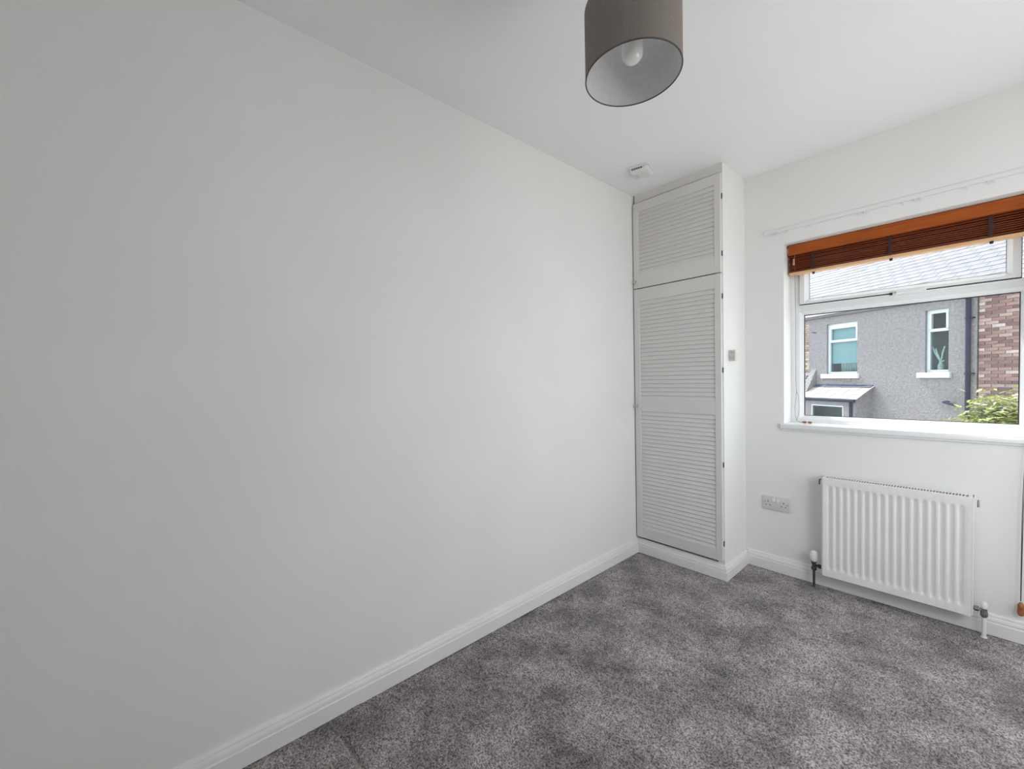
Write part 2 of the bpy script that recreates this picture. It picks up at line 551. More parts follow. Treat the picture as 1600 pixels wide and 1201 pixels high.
def ring(bm, x0, x1, z0, z1, t, y0, y1, bev=0.0, tt=None, tb=None):
    tt = t if tt is None else tt; tb = t if tb is None else tb
    box(bm, (x0, y0, z0), (x0 + t, y1, z1), bev)
    box(bm, (x1 - t, y0, z0), (x1, y1, z1), bev)
    box(bm, (x0 + t, y0, z0), (x1 - t, y1, z0 + tb), bev)
    box(bm, (x0 + t, y0, z1 - tt), (x1 - t, y1, z1), bev)


def bead(bm, x0, x1, z0, z1, t, y0, y1):
    """sloping glazing bead: outer edge at y0, inner edge at y1 (recedes towards the glass)"""
    o = [bm.verts.new((x, y0, z)) for x, z in ((x0, z0), (x1, z0), (x1, z1), (x0, z1))]
    i = [bm.verts.new((x, y1, z)) for x, z in ((x0 + t, z0 + t), (x1 - t, z0 + t), (x1 - t, z1 - t), (x0 + t, z1 - t))]
    k = [bm.verts.new((x, y1 + 0.01, z)) for x, z in ((x0 + t, z0 + t), (x1 - t, z0 + t), (x1 - t, z1 - t), (x0 + t, z1 - t))]
    for s in range(4):
        j = (s + 1) % 4
        bm.faces.new((o[s], o[j], i[j], i[s]))
        bm.faces.new((i[s], i[j], k[j], k[s]))


TZ = 1.645                        # transom centre
b = bm_()
ring(b, WX0, WX1, WZ0, WZ1, 0.045, FY, FY + 0.07, 0.0015, tb=0.022)
box(b, (WX0 + 0.045, FY, 1.627), (WX1 - 0.045, FY + 0.07, 1.667), 0.0015)
box(b, (WX0 + 0.045, FY - 0.012, 1.658), (WX1 - 0.045, FY + 0.001, 1.667), 0.001)
ring(b, WX0, WX1, WZ0, WZ1, 0.020, FY - 0.008, FY, 0.001, tb=0.008)
obj('frame', b, M['upvc'], win)
b = bm_()
bead(b, WX0 + 0.045, WX1 - 0.045, WZ0 + 0.022, 1.627, 0.018, FY + 0.003, FY + 0.022)
obj('glazing_bead', b, M['upvc'], win, smooth=0)
b = bm_(); ring(b, WX0 + 0.052, WX1 - 0.052, WZ0 + 0.030, 1.617, 0.0145, FY + 0.022, FY + 0.030, tb=0.0125, tt=0.0125)
obj('gasket', b, M['gasket'], win)
b = bm_(); box(b, (WX0 + 0.05, FY + 0.030, WZ0 + 0.028), (WX1 - 0.05, FY + 0.036, 1.622))
obj('pane', b, M['glass'], win, smooth=0, label='large fixed lower pane of clear glass')
# fanlight sash
sash = bpy.data.objects.new('fanlight_sash', None); sash.parent = win; COL.objects.link(sash)
sx0, sx1, sz0, sz1 = WX0 + 0.048, WX1 - 0.064, 1.673, 1.995
b = bm_()
ring(b, sx0, sx1, sz0, sz1, 0.026, FY - 0.018, FY + 0.045, 0.002, tb=0.014)
obj('sash_frame', b, M['upvc'], sash)
b = bm_()
bead(b, sx0 + 0.026, sx1 - 0.026, sz0 + 0.014, sz1 - 0.026, 0.018, FY - 0.014, FY + 0.012)
obj('sash_bead', b, M['upvc'], sash, smooth=0)
b = bm_(); ring(b, sx0 + 0.032, sx1 - 0.032, sz0 + 0.020, sz1 - 0.032, 0.0135, FY + 0.012, FY + 0.018)
obj('sash_gasket', b, M['gasket'], sash)
b = bm_(); box(b, (sx0 + 0.035, FY + 0.018, sz0 + 0.024), (sx1 - 0.035, FY + 0.024, sz1 - 0.035))
obj('sash_pane', b, M['glass'], sash, smooth=0, label='clear glass pane of the fanlight')
b = bm_()
ring(b, sx0 - 0.003, sx1 + 0.003, sz0 - 0.003, sz1 + 0.003, 0.003, FY - 0.001, FY + 0.03)
obj('seal', b, M['gasket'], sash)
# handle on the lower sash rail
b = bm_()
box(b, (1.283, FY - 0.026, 1.662), (1.330, FY - 0.0135, 1.678), 0.002)
lathe(b, [(0.0, -0.016), (0.008, -0.016), (0.0085, 0.0), (0.0085, 0.004)], 14, Matrix.Translation((1.300, FY - 0.026, 1.670)) @ Matrix.Rotation(math.radians(-90), 4, 'X'))
tube(b, [(1.300, FY - 0.040, 1.670), (1.335, FY - 0.046, 1.669), (1.415, FY - 0.046, 1.669)], [0.0085, 0.0078, 0.0062], 10)
obj('window_handle', b, M['upvc'], sash)
b = bm_()
box(b, (1.272, FY - 0.0235, 1.661), (1.283, FY - 0.0135, 1.674), 0.001)
lathe(b, [(0.0, -0.0175), (0.005, -0.0175), (0.005, -0.0155)], 12, Matrix.Translation((1.3, FY - 0.026, 1.670)) @ Matrix.Rotation(math.radians(-90), 4, 'X'))
obj('handle_lock', b, M['gasket'], sash)
# sill board
b = bm_()
box(b, (WX0 - 0.014, -0.024, WZ0 - 0.028), (WX1 + 0.014, 0.0, WZ0), 0.003, 2)
box(b, (WX0 + 0.001, -0.001, WZ0 - 0.024), (WX1 - 0.001, FY, WZ0))
box(b, (WX0 - 0.010, -0.014, WZ0 - 0.040), (WX1 + 0.010, 0.0, WZ0 - 0.028), 0.003)
obj('window_sill', b, M['upvc'], win)

# added window for fill daylight (right wall, out of the picture)
win2 = shell('fill_window')
win2['label'] = 'added window on the right wall outside the picture, giving fill daylight'
b = bm_()
def yring(bm, y0, y1, z0, z1, t, x0, x1):
    box(bm, (x0, y0, z0), (x1, y0 + t, z1)); box(bm, (x0, y1 - t, z0), (x1, y1, z1))
    box(bm, (x0, y0 + t, z0), (x1, y1 - t, z0 + t)); box(bm, (x0, y0 + t, z1 - t), (x1, y1 - t, z1))
yring(b, SY0, SY1, SZ0, SZ1, 0.055, XR + 0.03, XR + 0.09)
box(b, (XR + 0.03, -1.28, SZ0 + 0.055), (XR + 0.09, -1.22, SZ1 - 0.055))
obj('frame', b, M['upvc'], win2)
b = bm_(); box(b, (XR + 0.057, SY0 + 0.05, SZ0 + 0.05), (XR + 0.063, SY1 - 0.05, SZ1 - 0.05))
obj('pane', b, M['glass'], win2, smooth=0)
portal('portal_far', ((WX0 + WX1) / 2, 0.24, (WZ0 + WZ1) / 2), (math.radians(-90), 0, 0), WX1 - WX0, WZ1 - WZ0)
portal('portal_right', (XR + 0.11, (SY0 + SY1) / 2, (SZ0 + SZ1) / 2), (0, math.radians(90), 0), SZ1 - SZ0, SY1 - SY0)

# ------------------------------------------------------------------ louvred cupboard
cup = thing('louvred_cupboard', 'tall built-in cupboard with two white louvred doors beside the window wall', 'cupboard', (0, -CD, 0))
FRY = -0.020   # door front in local y (door 20 mm thick, front proud of the return wall)


def L(v): return v


b = bm_(); box(b, (0.013, -0.003, 2.446), (CW - 0.0005, -0.0005, H), 0.0006); box(b, (0.013, -0.0006, 2.446), (0.551, 0.022, H))
obj('fascia', b, M['cup'], cup)
boxobj('dark_interior_sheet', (0.002, 0.045, 0.0), (0.551, 0.06, H), M['dark'], cup)  # black sheet stands in for the unlit cupboard interior
boxobj('plinth', (0.002, 0.0, 0.0), (0.552, 0.02, 0.098), M['gloss'], cup)


def door(z0, z1, panels, rails, knobz, hinges):
    x0, x1 = 0.0085, 0.586
    d = bm_()
    sl, sr = 0.041, 0.0365
    y0, y1 = FRY, 0.0
    box(d, (x0, y0, z0), (x0 + sl, y1, z1), 0.0015)
    box(d, (x1 - sr, y0, z0), (x1, y1, z1), 0.0015)
    for a, c in rails:
        box(d, (x0 + sl - 0.001, y0 + 0.001, a), (x1 - sr + 0.001, y1, c), 0.001)
    do = obj('door', d, M['cup'], cup)
    # one slat mesh shared by all
    sm = bm_()
    obox(sm, Matrix.Rotation(math.radians(-17), 4, 'X'), (x1 - sr - x0 - sl + 0.004, 0.0055, 0.036), 0.0018)
    sme = None
    for a, c, n in panels:
        pitch = (c - a) / n
        for k in range(n):
            z = a + pitch * (k + 0.5)
            if sme is None:
                so = obj('slat', sm, M['cup'], do)
                sme = so.data
                so.location = ((x0 + sl + x1 - sr) / 2, -0.0105, z)
            else:
                inst('slat', sme, do, ((x0 + sl + x1 - sr) / 2, -0.0105, z))
    kb = bm_()
    lathe(kb, [(0.0, 0.0), (0.011, 0.0), (0.011, 0.003), (0.005, 0.005), (0.0045, 0.012), (0.0075, 0.015), (0.0095, 0.019), (0.0085, 0.023), (0.004, 0.025), (0.0, 0.0252)], 20,
          Matrix.Translation((0.020, y0, knobz)) @ Matrix.Rotation(math.radians(90), 4, 'X'))
    obj('knob', kb, M['chrome'], do, label='small round chrome knob')
    for hz in hinges:
        hb = bm_()
        tube(hb, [(0.5905, -0.004, hz - 0.016), (0.5905, -0.004, hz + 0.016)], 0.0026, 8)
        box(hb, (0.586, -0.006, hz - 0.014), (0.5905, -0.002, hz + 0.014))
        obj('hinge', hb, M['steel'], do)
    return do


door(1.856, 2.437, [(1.960, 2.378, 16)], [(1.856, 1.956), (2.376, 2.437)], 1.900, (2.303, 1.967))
door(0.1155, 1.8495, [(1.092, 1.766, 25), (0.185, 1.006, 31)], [(0.1155, 0.187), (1.004, 1.094), (1.764, 1.8495)], 1.040, (1.715, 1.274, 0.703, 0.222))

# ------------------------------------------------------------------ small box on the return wall
bx_ = thing('control_box', 'small cream control box on the narrow wall beside the cupboard door', 'control box', (CW, -0.245, 1.362))
boxobj('casing', (0.0, -0.030, -0.033), (0.040, 0.030, 0.033), M['cream'], bx_, 0.003)
b = bm_(); box(b, (0.004, -0.0315, -0.029), (0.036, -0.0295, 0.029), 0.0008)  # mottled darker grey sheet over one end of the casing
obj('end_plate', b, M['greylabel'], bx_, label='mottled grey end face')
b = bm_(); box(b, (0.0395, 0.010, 0.012), (0.041, 0.022, 0.016), 0.0004)
obj('indicator', b, M['greylabel'], bx_)
b = bm_(); box(b, (0.0395, -0.018, -0.02), (0.0412, 0.006, 0.018), 0.0006)
obj('front_button', b, M['cream'], bx_)

# ------------------------------------------------------------------ smoke alarm
sa = thing('smoke_alarm', 'white square smoke alarm on the ceiling above the cupboard', 'smoke alarm', (0.245, -0.655, H), math.radians(14))
b = bm_(); box(b, (-0.062, -0.062, -0.010), (0.062, 0.062, 0.0), 0.004)
obj('base_plate', b, M['plastic'], sa)
b = bm_()
lo = [b.verts.new((x, y, -0.010)) for x, y in ((-0.056, -0.056), (0.056, -0.056), (0.056, 0.056), (-0.056, 0.056))]
hi = [b.verts.new((x, y, -0.038)) for x, y in ((-0.046, -0.048), (0.048, -0.048), (0.048, 0.048), (-0.046, 0.048))]
b.faces.new(lo); b.faces.new(hi)
for i in range(4):
    b.faces.new((lo[i], lo[(i + 1) % 4], hi[(i + 1) % 4], hi[i]))
bmesh.ops.bevel(b, geom=list(b.edges), offset=0.004, segments=2, affect='EDGES')
obj('cover', b, M['plastic'], sa)
b = bm_()
for k in range(5):
    box(b, (-0.040 + k * 0.013, -0.0555, -0.020), (-0.031 + k * 0.013, -0.050, -0.013))
obj('vent_slots', b, M['steel'], sa)
b = bm_(); box(b, (-0.036, -0.020, -0.0405), (-0.012, 0.022, -0.037), 0.001)
obj('test_button', b, M['sock'], sa, label='grey test button')
b = bm_(); box(b, (0.010, -0.03, -0.040), (0.0135, 0.03, -0.037)); box(b, (0.022, -0.03, -0.040), (0.0255, 0.03, -0.037)); box(b, (0.034, -0.03, -0.040), (0.0375, 0.03, -0.037))
obj('cover_rib', b, M['plastic'], sa)

# ------------------------------------------------------------------ pendant lamp
lp = thing('pendant_lamp', 'taupe drum lampshade with an unlit bulb hanging from the ceiling', 'lamp', (0.972, -1.933, 2.06))
RL, HL = 0.125, 0.180
b = bm_(); lathe(b, [(RL, 0.0), (RL, HL), (RL - 0.0012, HL), (RL - 0.0012, 0.0), (RL, 0.0)], 96)
bmesh.ops.remove_doubles(b, verts=b.verts, dist=1e-6)
obj('lamp_shade', b, M['shade'], lp, smooth=30)
b = bm_(); lathe(b, [(RL - 0.0013, 0.001), (RL - 0.0025, 0.001), (RL - 0.0025, HL - 0.001), (RL - 0.0013, HL - 0.001)], 96)
obj('shade_lining', b, M['lining'], lp, smooth=30, label='pale grey inner lining')
b = bm_()
tube(b, [(RL * math.cos(a) * 0.992, RL * math.sin(a) * 0.992, 0.0012) for a in [2 * math.pi * k / 64 for k in range(65)]], 0.0019, 6, False)
obj('shade_ring', b, M['trim'], lp, label='darker trim round the lower rim')
b = bm_()
lathe(b, [(0.0, 0.034), (0.011, 0.0355), (0.019, 0.040), (0.0255, 0.048), (0.028, 0.058), (0.028, 0.070), (0.026, 0.083), (0.019, 0.098), (0.014, 0.110), (0.013, 0.120)], 32)
obj('bulb', b, M['bulb'], lp, label='frosted white bulb, switched off')
b = bm_(); lathe(b, [(0.0, 0.118), (0.016, 0.118), (0.0175, 0.124), (0.0175, 0.150), (0.012, 0.162), (0.006, 0.170), (0.0, 0.170)], 24)
obj('lamp_holder', b, M['plastic'], lp)
b = bm_()
for k in range(3):
    a = 2 * math.pi * k / 3 + 0.5
    tube(b, [(0.017 * math.cos(a), 0.017 * math.sin(a), 0.142), ((RL - 0.002) * math.cos(a), (RL - 0.002) * math.sin(a), 0.176)], 0.0022, 6)
tube(b, [(0.030 * math.cos(t), 0.030 * math.sin(t), 0.142) for t in [2 * math.pi * k / 24 for k in range(25)]], 0.004, 6, False)
obj('shade_spider', b, M['steel'], lp)
b = bm_(); tube(b, [(0, 0, 0.168), (0, 0, H - 2.06 - 0.02)], 0.0032, 8)
obj('flex', b, M['plastic'], lp)
b = bm_(); lathe(b, [(0.0, 0.405), (0.012, 0.406), (0.036, 0.418), (0.048, 0.432), (0.048, 0.44), (0.0, 0.44)], 32)
obj('ceiling_rose', b, M['plastic'], lp)

# ------------------------------------------------------------------ radiator
rad = thing('radiator', 'white fluted panel radiator on the wall under the window', 'radiator', (1.02, 0.0, 0.095))
RW, RH, RF = 0.560, 0.558, -0.098
# fluted front panel: 17 pressed channels
NF = 17
fx0, fx1, fz0, fz1 = 0.020, 0.545, 0.036, 0.520
pit = (fx1 - fx0) / NF
cols = [0.0]
depth = [0.0]
for k in range(NF):
    x = fx0 + k * pit
    for fx, d in ((0.00, 0.0), (0.06, 0.12), (0.20, 1.0), (0.36, 1.0), (0.66, 0.2), (0.80, 0.0)):
        cols.append(x + fx * pit); depth.append(d)
cols.append(RW); depth.append(0.0)
rows = [0.0, fz0, fz0 + 0.004, fz0 + 0.016, fz0 + 0.024, (fz0 + fz1) / 2, fz1 - 0.024, fz1 - 0.016, fz1 - 0.004, fz1, RH]
rf = [0, 0, 0.1, 0.85, 1, 1, 1, 0.85, 0.1, 0, 0]
b = bm_()
grid = [[b.verts.new((x, RF + 0.0115 * d * f, z)) for z, f in zip(rows, rf)] for x, d in zip(cols, depth)]
for i in range(len(cols) - 1):
    for j in range(len(rows) - 1):
        b.faces.new((grid[i][j], grid[i + 1][j], grid[i + 1][j + 1], grid[i][j + 1]))
# turned-in edge
edge = [grid[i][0] for i in range(len(cols))] + [grid[-1][j] for j in range(1, len(rows))] + [grid[i][-1] for i in range(len(cols) - 2, -1, -1)] + [grid[0][j] for j in range(len(rows) - 2, 0, -1)]
back = [b.verts.new((v.co.x, RF + 0.013, v.co.z)) for v in edge]
for i in range(len(edge)):
    j = (i + 1) % len(edge)
    b.faces.new((edge[i], edge[j], back[j], back[i]))
obj('front_panel', b, M['rad'], rad, smooth=50)
# side covers
for nm, xa, xb in (('side_panel', -0.006, -0.0015), ('side_panel', RW + 0.0015, RW + 0.006)):
    boxobj(nm, (xa, RF + 0.004, 0.004), (xb, -0.030, RH + 0.001), M['rad'], rad, 0.001)
# top grille: frame with cross bars, dark between
b = bm_()
box(b, (-0.006, RF + 0.003, RH - 0.003), (RW + 0.006, RF + 0.010, RH + 0.001), 0.001)
box(b, (-0.006, -0.036, RH - 0.003), (RW + 0.006, -0.029, RH + 0.001), 0.001)
box(b, (-0.006, RF + 0.010, RH - 0.003), (0.012, -0.036, RH + 0.001))
box(b, (RW - 0.012, RF + 0.010, RH - 0.003), (RW + 0.006, -0.036, RH + 0.001))
nb = 50
for k in range(1, nb):
    x = 0.012 + (RW - 0.024) * k / nb
    box(b, (x - 0.0017, RF + 0.010, RH - 0.003), (x + 0.0017, -0.036, RH + 0.001))
obj('top_grille', b, M['rad'], rad, smooth=0)
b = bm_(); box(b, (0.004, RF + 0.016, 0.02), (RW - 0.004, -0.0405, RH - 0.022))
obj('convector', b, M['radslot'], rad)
b = bm_(); box(b, (0.0, -0.0400, 0.0), (RW, -0.036, RH))
obj('rear_panel', b, M['rad'], rad)
for x in (-0.028, RW + 0.010):
    b = bm_()
    tube(b, [(x + 0.009, -0.050, RH - 0.020), (x + 0.009, -0.072, RH - 0.020), (x + 0.009, -0.076, RH - 0.045)], 0.004, 8)
    obj('air_vent', b, M['steel' if x < 0 else 'valvegrey'], rad)
for x in (0.09, RW - 0.09):
    b = bm_(); box(b, (x - 0.015, -0.041, 0.05), (x + 0.015, 0.0, RH - 0.06))
    obj('wall_bracket', b, M['rad'], rad)

# valves
tv = thing('thermostatic_valve', 'dark radiator valve with white thermostatic head and dark pipe, socket side', 'valve', (0.973, -0.064, 0.0))
b = bm_(); lathe(b, [(0.0, 0.150), (0.0125, 0.150), (0.0175, 0.156), (0.0195, 0.172), (0.0190, 0.192), (0.0160, 0.206), (0.010, 0.211), (0.0, 0.212)], 20)
obj('valve_head', b, M['plastic'], tv, label='white knurled head')
b = bm_()
for k in range(14):
    a = 2 * math.pi * k / 14
    box(b, (0.0190 * math.cos(a) - 0.0012, 0.0190 * math.sin(a) - 0.0012, 0.170), (0.0190 * math.cos(a) + 0.0012, 0.0190 * math.sin(a) + 0.0012, 0.196))
obj('head_ridges', b, M['plastic'], tv)
b = bm_()
lathe(b, [(0.0, 0.096), (0.008, 0.096), (0.0135, 0.102), (0.0135, 0.114), (0.010, 0.118), (0.0095, 0.138), (0.0125, 0.141), (0.0125, 0.151), (0.0, 0.151)], 8)
tube(b, [(0.004, 0, 0.127), (0.020, 0, 0.127), (0.0205, 0, 0.127), (0.036, 0, 0.127), (0.0365, 0, 0.127), (0.046, 0, 0.127)], [0.008, 0.008, 0.0125, 0.0125, 0.008, 0.008], 8)
tube(b, [(-0.012, -0.004, 0.156), (-0.006, -0.004, 0.135)], 0.004, 8)
obj('valve_body', b, M['bronze'], tv)
b = bm_(); tube(b, [(0, 0, 0.0), (0, 0, 0.1)], 0.0062, 10)
obj('pipe', b, M['bronze'], tv)

lv = thing('lockshield_valve', 'grey radiator valve with white cap and white pipe, blind cord side', 'valve', (1.620, -0.064, 0.0))
b = bm_(); lathe(b, [(0.0, 0.138), (0.0115, 0.138), (0.012, 0.146), (0.0115, 0.160), (0.008, 0.167), (0.0, 0.169)], 20)
obj('valve_cap', b, M['plastic'], lv, label='white plastic cap')
b = bm_()
lathe(b, [(0.0, 0.092), (0.006, 0.092), (0.0125, 0.102), (0.0125, 0.118), (0.0105, 0.122), (0.0105, 0.139), (0.0, 0.139)], 8)
tube(b, [(-0.004, 0, 0.128), (-0.016, 0, 0.128), (-0.0165, 0, 0.128), (-0.030, 0, 0.128), (-0.0305, 0, 0.128), (-0.036, 0, 0.128)], [0.0075, 0.0075, 0.0125, 0.0125, 0.009, 0.009], 8)
obj('valve_body', b, M['valvegrey'], lv)
b = bm_(); tube(b, [(0, 0, 0.0), (0, 0, 0.095)], 0.0078, 12)
obj('pipe', b, M['gloss'], lv)
b = bm_(); lathe(b, [(0.0078, 0.0), (0.0115, 0.0), (0.011, 0.004), (0.0078, 0.005)], 16)
obj('pipe_collar', b, M['gloss'], lv)

# ------------------------------------------------------------------ double socket
so = thing('double_socket', 'white double power socket on the wall between cupboard and radiator', 'socket', (0.767, 0.0, 0.429))
b = bm_(); box(b, (-0.073, -0.010, -0.043), (0.073, 0.0, 0.043), 0.003, 2)
obj('plate', b, M['sock'], so)
for x in (-0.011, 0.011):
    b = bm_()
    vs = [(-0.0065, -0.0098, 0.012), (0.0065, -0.0098, 0.012), (0.0065, -0.0098, 0.033), (-0.0065, -0.0098, 0.033)]
    ft = [(-0.0065, -0.0150, 0.012), (0.0065, -0.0150, 0.012), (0.0065, -0.0105, 0.033), (-0.0065, -0.0105, 0.033)]
    A = [b.verts.new((x + v[0], v[1], v[2])) for v in vs]; F = [b.verts.new((x + v[0], v[1], v[2])) for v in ft]
    b.faces.new(A); b.faces.new(F)
    for i in range(4): b.faces.new((A[i], A[(i + 1) % 4], F[(i + 1) % 4], F[i]))
    obj('rocker_switch', b, M['plastic'], so)
for cx0 in (-0.044, 0.040):
    for nm, dx, dz, wx, wz in (('pin_hole', 0.0, 0.011, 0.0045, 0.008), ('pin_hole', -0.011, -0.012, 0.0065, 0.0042), ('pin_hole', 0.011, -0.012, 0.0065, 0.0042)):
        b = bm_(); box(b, (cx0 + dx - wx / 2, -0.0104, dz - wz / 2), (cx0 + dx + wx / 2, -0.0098, dz + wz / 2))
        obj(nm, b, M['dark'], so)
for x in (-0.0615, 0.0615):
    b = bm_(); lathe(b, [(0.0, 0.0), (0.0035, 0.0), (0.003, 0.0008), (0.0, 0.001)], 12, Matrix.Translation((x, -0.010, 0.004)) @ Matrix.Rotation(math.radians(90), 4, 'X'))
    obj('screw', b, M['chrome'], so)

# ------------------------------------------------------------------ curtain track
ct = thing('curtain_track', 'thin white plastic curtain track on the wall above the window', 'curtain track', (0.713, 0.0, 2.110))
TL = 1.25
b = bm_()
box(b, (0, -0.0085, 0.0), (TL, -0.0065, 0.022), 0.0006)
box(b, (0, -0.0105, -0.0005), (TL, 0.0, 0.0025), 0.0006)
box(b, (0, -0.0066, 0.0195), (TL, 0.0, 0.022))
obj('track', b, M['track'], ct)
b = bm_(); box(b, (-0.004, -0.0115, -0.003), (0.003, -0.001, 0.024), 0.001)
obj('end_stop', b, M['track'], ct)
for x in (0.10, 0.46, 0.82, 1.17):
    b = bm_(); box(b, (x - 0.008, -0.008, 0.004), (x + 0.008, 0.0, 0.021), 0.001)
    obj('bracket', b, M['track'], ct)
gl = None
for x in (0.040, 0.054, 0.066, 0.105, 0.119, 0.232, 0.452, 0.472, 0.482, 0.622, 0.664, 0.684, 0.838, 0.905, 0.920):
    if gl is None:
        b = bm_()
        box(b, (-0.0025, -0.0095, -0.008), (0.0025, -0.0055, 0.001))
        tube(b, [(0.0035 * math.cos(t), -0.0075, -0.011 + 0.0045 * math.sin(t)) for t in [2 * math.pi * k / 10 for k in range(11)]], 0.0011, 5, False)
        g0 = obj('glider', b, M['plastic'], ct); gl = g0.data
        g0.location = (x, 0, 0)
    else:
        inst('glider', gl, ct, (x, 0, 0))

# ------------------------------------------------------------------ venetian blind
vb = thing('venetian_blind', 'orange brown wooden venetian blind drawn up at the window head', 'blind', (0.0, 0.0, 0.0))
VX0, VX1 = 0.8165, 1.779
b = bm_()
box(b, (VX0, 0.058, 1.969), (VX1, 0.066, 2.030), 0.002)
box(b, (VX0 + 0.001, 0.0565, 1.969), (VX1, 0.060, 1.973), 0.001)
obj('valance', b, M['wood'], vb)
boxobj('head_rail', (VX0 + 0.006, 0.070, 1.985), (VX1 - 0.004, 0.120, 2.030), M['tape'], vb)
b = bm_(); box(b, (VX0 - 0.003, 0.060, 1.985), (VX0 + 0.0005, 0.075, 2.012), 0.0008)
obj('valance_clip', b, M['plastic'], vb, label='pale clip at the valance end')
n = 10
b = bm_(); box(b, (0, -0.025, -0.0022), (VX1 - VX0 - 0.006, 0.025, 0.0022), 0.001)
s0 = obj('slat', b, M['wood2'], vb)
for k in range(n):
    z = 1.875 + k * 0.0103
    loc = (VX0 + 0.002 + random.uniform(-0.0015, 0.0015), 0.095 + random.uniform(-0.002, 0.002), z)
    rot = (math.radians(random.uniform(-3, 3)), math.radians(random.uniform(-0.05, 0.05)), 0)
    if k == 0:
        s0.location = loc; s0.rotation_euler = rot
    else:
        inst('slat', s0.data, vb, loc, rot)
b = bm_(); box(b, (VX0 + 0.001, 0.069, 1.852), (VX1 - 0.002, 0.121, 1.866), 0.002)
obj('bottom_rail', b, M['litwood'], vb, label='wooden bottom rail with daylight painted into its colour')
for x in (0.936, 1.278, 1.628):
    b = bm_()
    box(b, (x - 0.007, 0.0655, 1.868), (x + 0.007, 0.0672, 1.985))
    obj('ladder_tape', b, M['tape'], vb)
    b = bm_()
    lathe(b, [(0.0, -0.012), (0.0055, -0.010), (0.007, -0.002), (0.0045, 0.004), (0.0, 0.005)], 12, Matrix.Translation((x + 0.003, 0.090, 1.850)))
    box(b, (x - 0.010, 0.0645, 1.868), (x + 0.006, 0.069, 1.874), 0.001)
    obj('cord_button', b, M['cord'], vb)
b = bm_(); lathe(b, [(0.0, -0.020), (0.0060, -0.020), (0.0062, -0.014), (0.0042, -0.005), (0.0042, 0.006), (0.0055, 0.012), (0.004, 0.016), (0.0, 0.017)], 16, Matrix.Translation((0.847, 0.057, 1.927)))
obj('tassel', b, M['tassel'], vb, label='tan wooden cord tassel')
# left cord: hangs down the jamb and lies on the sill with two acorns
b = bm_()
pts = [(0.848, 0.066, 1.98), (0.846, 0.10, 1.60), (0.840, 0.125, 1.2), (0.842, 0.13, 1.13), (0.834, 0.125, 1.03), (0.838, 0.115, 0.985), (0.850, 0.105, 0.950), (0.868, 0.095, 0.9395), (0.884, 0.090, 0.9395)]
tube(b, pts, 0.0012, 6)
tube(b, [(0.842, 0.128, 1.135), (0.853, 0.130, 1.10), (0.857, 0.130, 1.03), (0.852, 0.128, 0.975), (0.846, 0.120, 0.955), (0.842, 0.112, 0.950)], 0.0011, 6)
obj('pull_cord', b, M['palecord'], vb)
for x, y, a in ((0.893, 0.088, 8), (0.920, 0.086, -12)):
    b = bm_()
    lathe(b, [(0.0, -0.012), (0.005, -0.011), (0.0065, -0.004), (0.0065, 0.002), (0.0045, 0.008), (0.002, 0.012), (0.0, 0.0125)], 14,
          Matrix.Translation((x, y, WZ0 + 0.0065)) @ Matrix.Rotation(math.radians(a), 4, 'Z') @ Matrix.Rotation(math.radians(-90), 4, 'Y'))
    obj('acorn', b, M['acorn'], vb, label='brown cord acorn lying on the sill')
# right cord: drops past the sill nose towards the skirting
b = bm_()
for dx in (0.0, 0.005):
    tube(b, [(1.752 + dx, 0.064, 1.985), (1.747 + dx, 0.030, 1.30), (1.738 + dx, -0.022, 0.942), (1.735 + dx, -0.0265, 0.93), (1.7275 + dx * 0.6, -0.028, 0.60), (1.7265 + dx * 0.2, -0.029, 0.20)], 0.0013, 6)
obj('drop_cord', b, M['cord'], vb)
b = bm_()
lathe(b, [(0.0, 0.0), (0.008, 0.001), (0.0115, 0.010), (0.0115, 0.026), (0.0085, 0.028), (0.0105, 0.032), (0.0105, 0.048), (0.006, 0.058), (0.002, 0.062), (0.0, 0.062)], 18, Matrix.Translation((1.728, -0.029, 0.134)))
obj('acorn', b, M['acorn'], vb, label='large brown acorn at the end of the hanging cord')

# ================================================================== outdoors
S = 1.4
P0 = Vector((-0.34777, 8.51912, 1.25444))
ROOT = CAM + (P0 - CAM) * S
ROOT.z = CAM.z
RZ = math.atan2(-0.48674, 0.87355)


def E(s, off, z):
    """house-front coordinates: along the front, out from the front, height (in the surveyed scale)"""
    return Vector((s * S, -off * S, (z - 1.25384) * S))


ZG = (-2.7 - CAM.z) / S + 1.25384        # ground in surveyed units


def ebox(bm, s0, s1, o0, o1, z0, z1, bev=0.0):
    a = E(s0, o1, z0); c = E(s1, o0, z1)
    box(bm, (min(a.x, c.x), min(a.y, c.y), a.z), (max(a.x, c.x), max(a.y, c.y), c.z), bev)


# ---- rendered house
hs = thing('rendered_house', 'grey pebbledashed house with two white windows seen through the glass', 'house', ROOT, RZ)
HS0, HS1 = -0.785, 2.22
EAV = 2.49
W1 = (-0.35, 0.315, 1.185, 2.30)
W2 = (1.505, 1.845, 1.185, 2.31)
b = bm_()
zs = sorted({ZG, W1[2], W1[3], W2[3], EAV})
def wallcells(bm, s0, s1, z0, z1, holes, o0, o1):
    ss = sorted({s0, s1, *[h[0] for h in holes], *[h[1] for h in holes]})
    zz = sorted({z0, z1, *[h[2] for h in holes], *[h[3] for h in holes]})
    for i in range(len(ss) - 1):
        for j in range(len(zz) - 1):
            cs, cz = (ss[i] + ss[i + 1]) / 2, (zz[j] + zz[j + 1]) / 2
            if any(h[0] < cs < h[1] and h[2] < cz < h[3] for h in holes): continue
            ebox(bm, ss[i], ss[i + 1], o0, o1, zz[j], zz[j + 1])
    # weld so only the outer skin matters
    bmesh.ops.remove_doubles(bm, verts=bm.verts, dist=1e-5)
wallcells(b, HS0, HS1, ZG, EAV, [W1, W2], -0.20, 0.0)
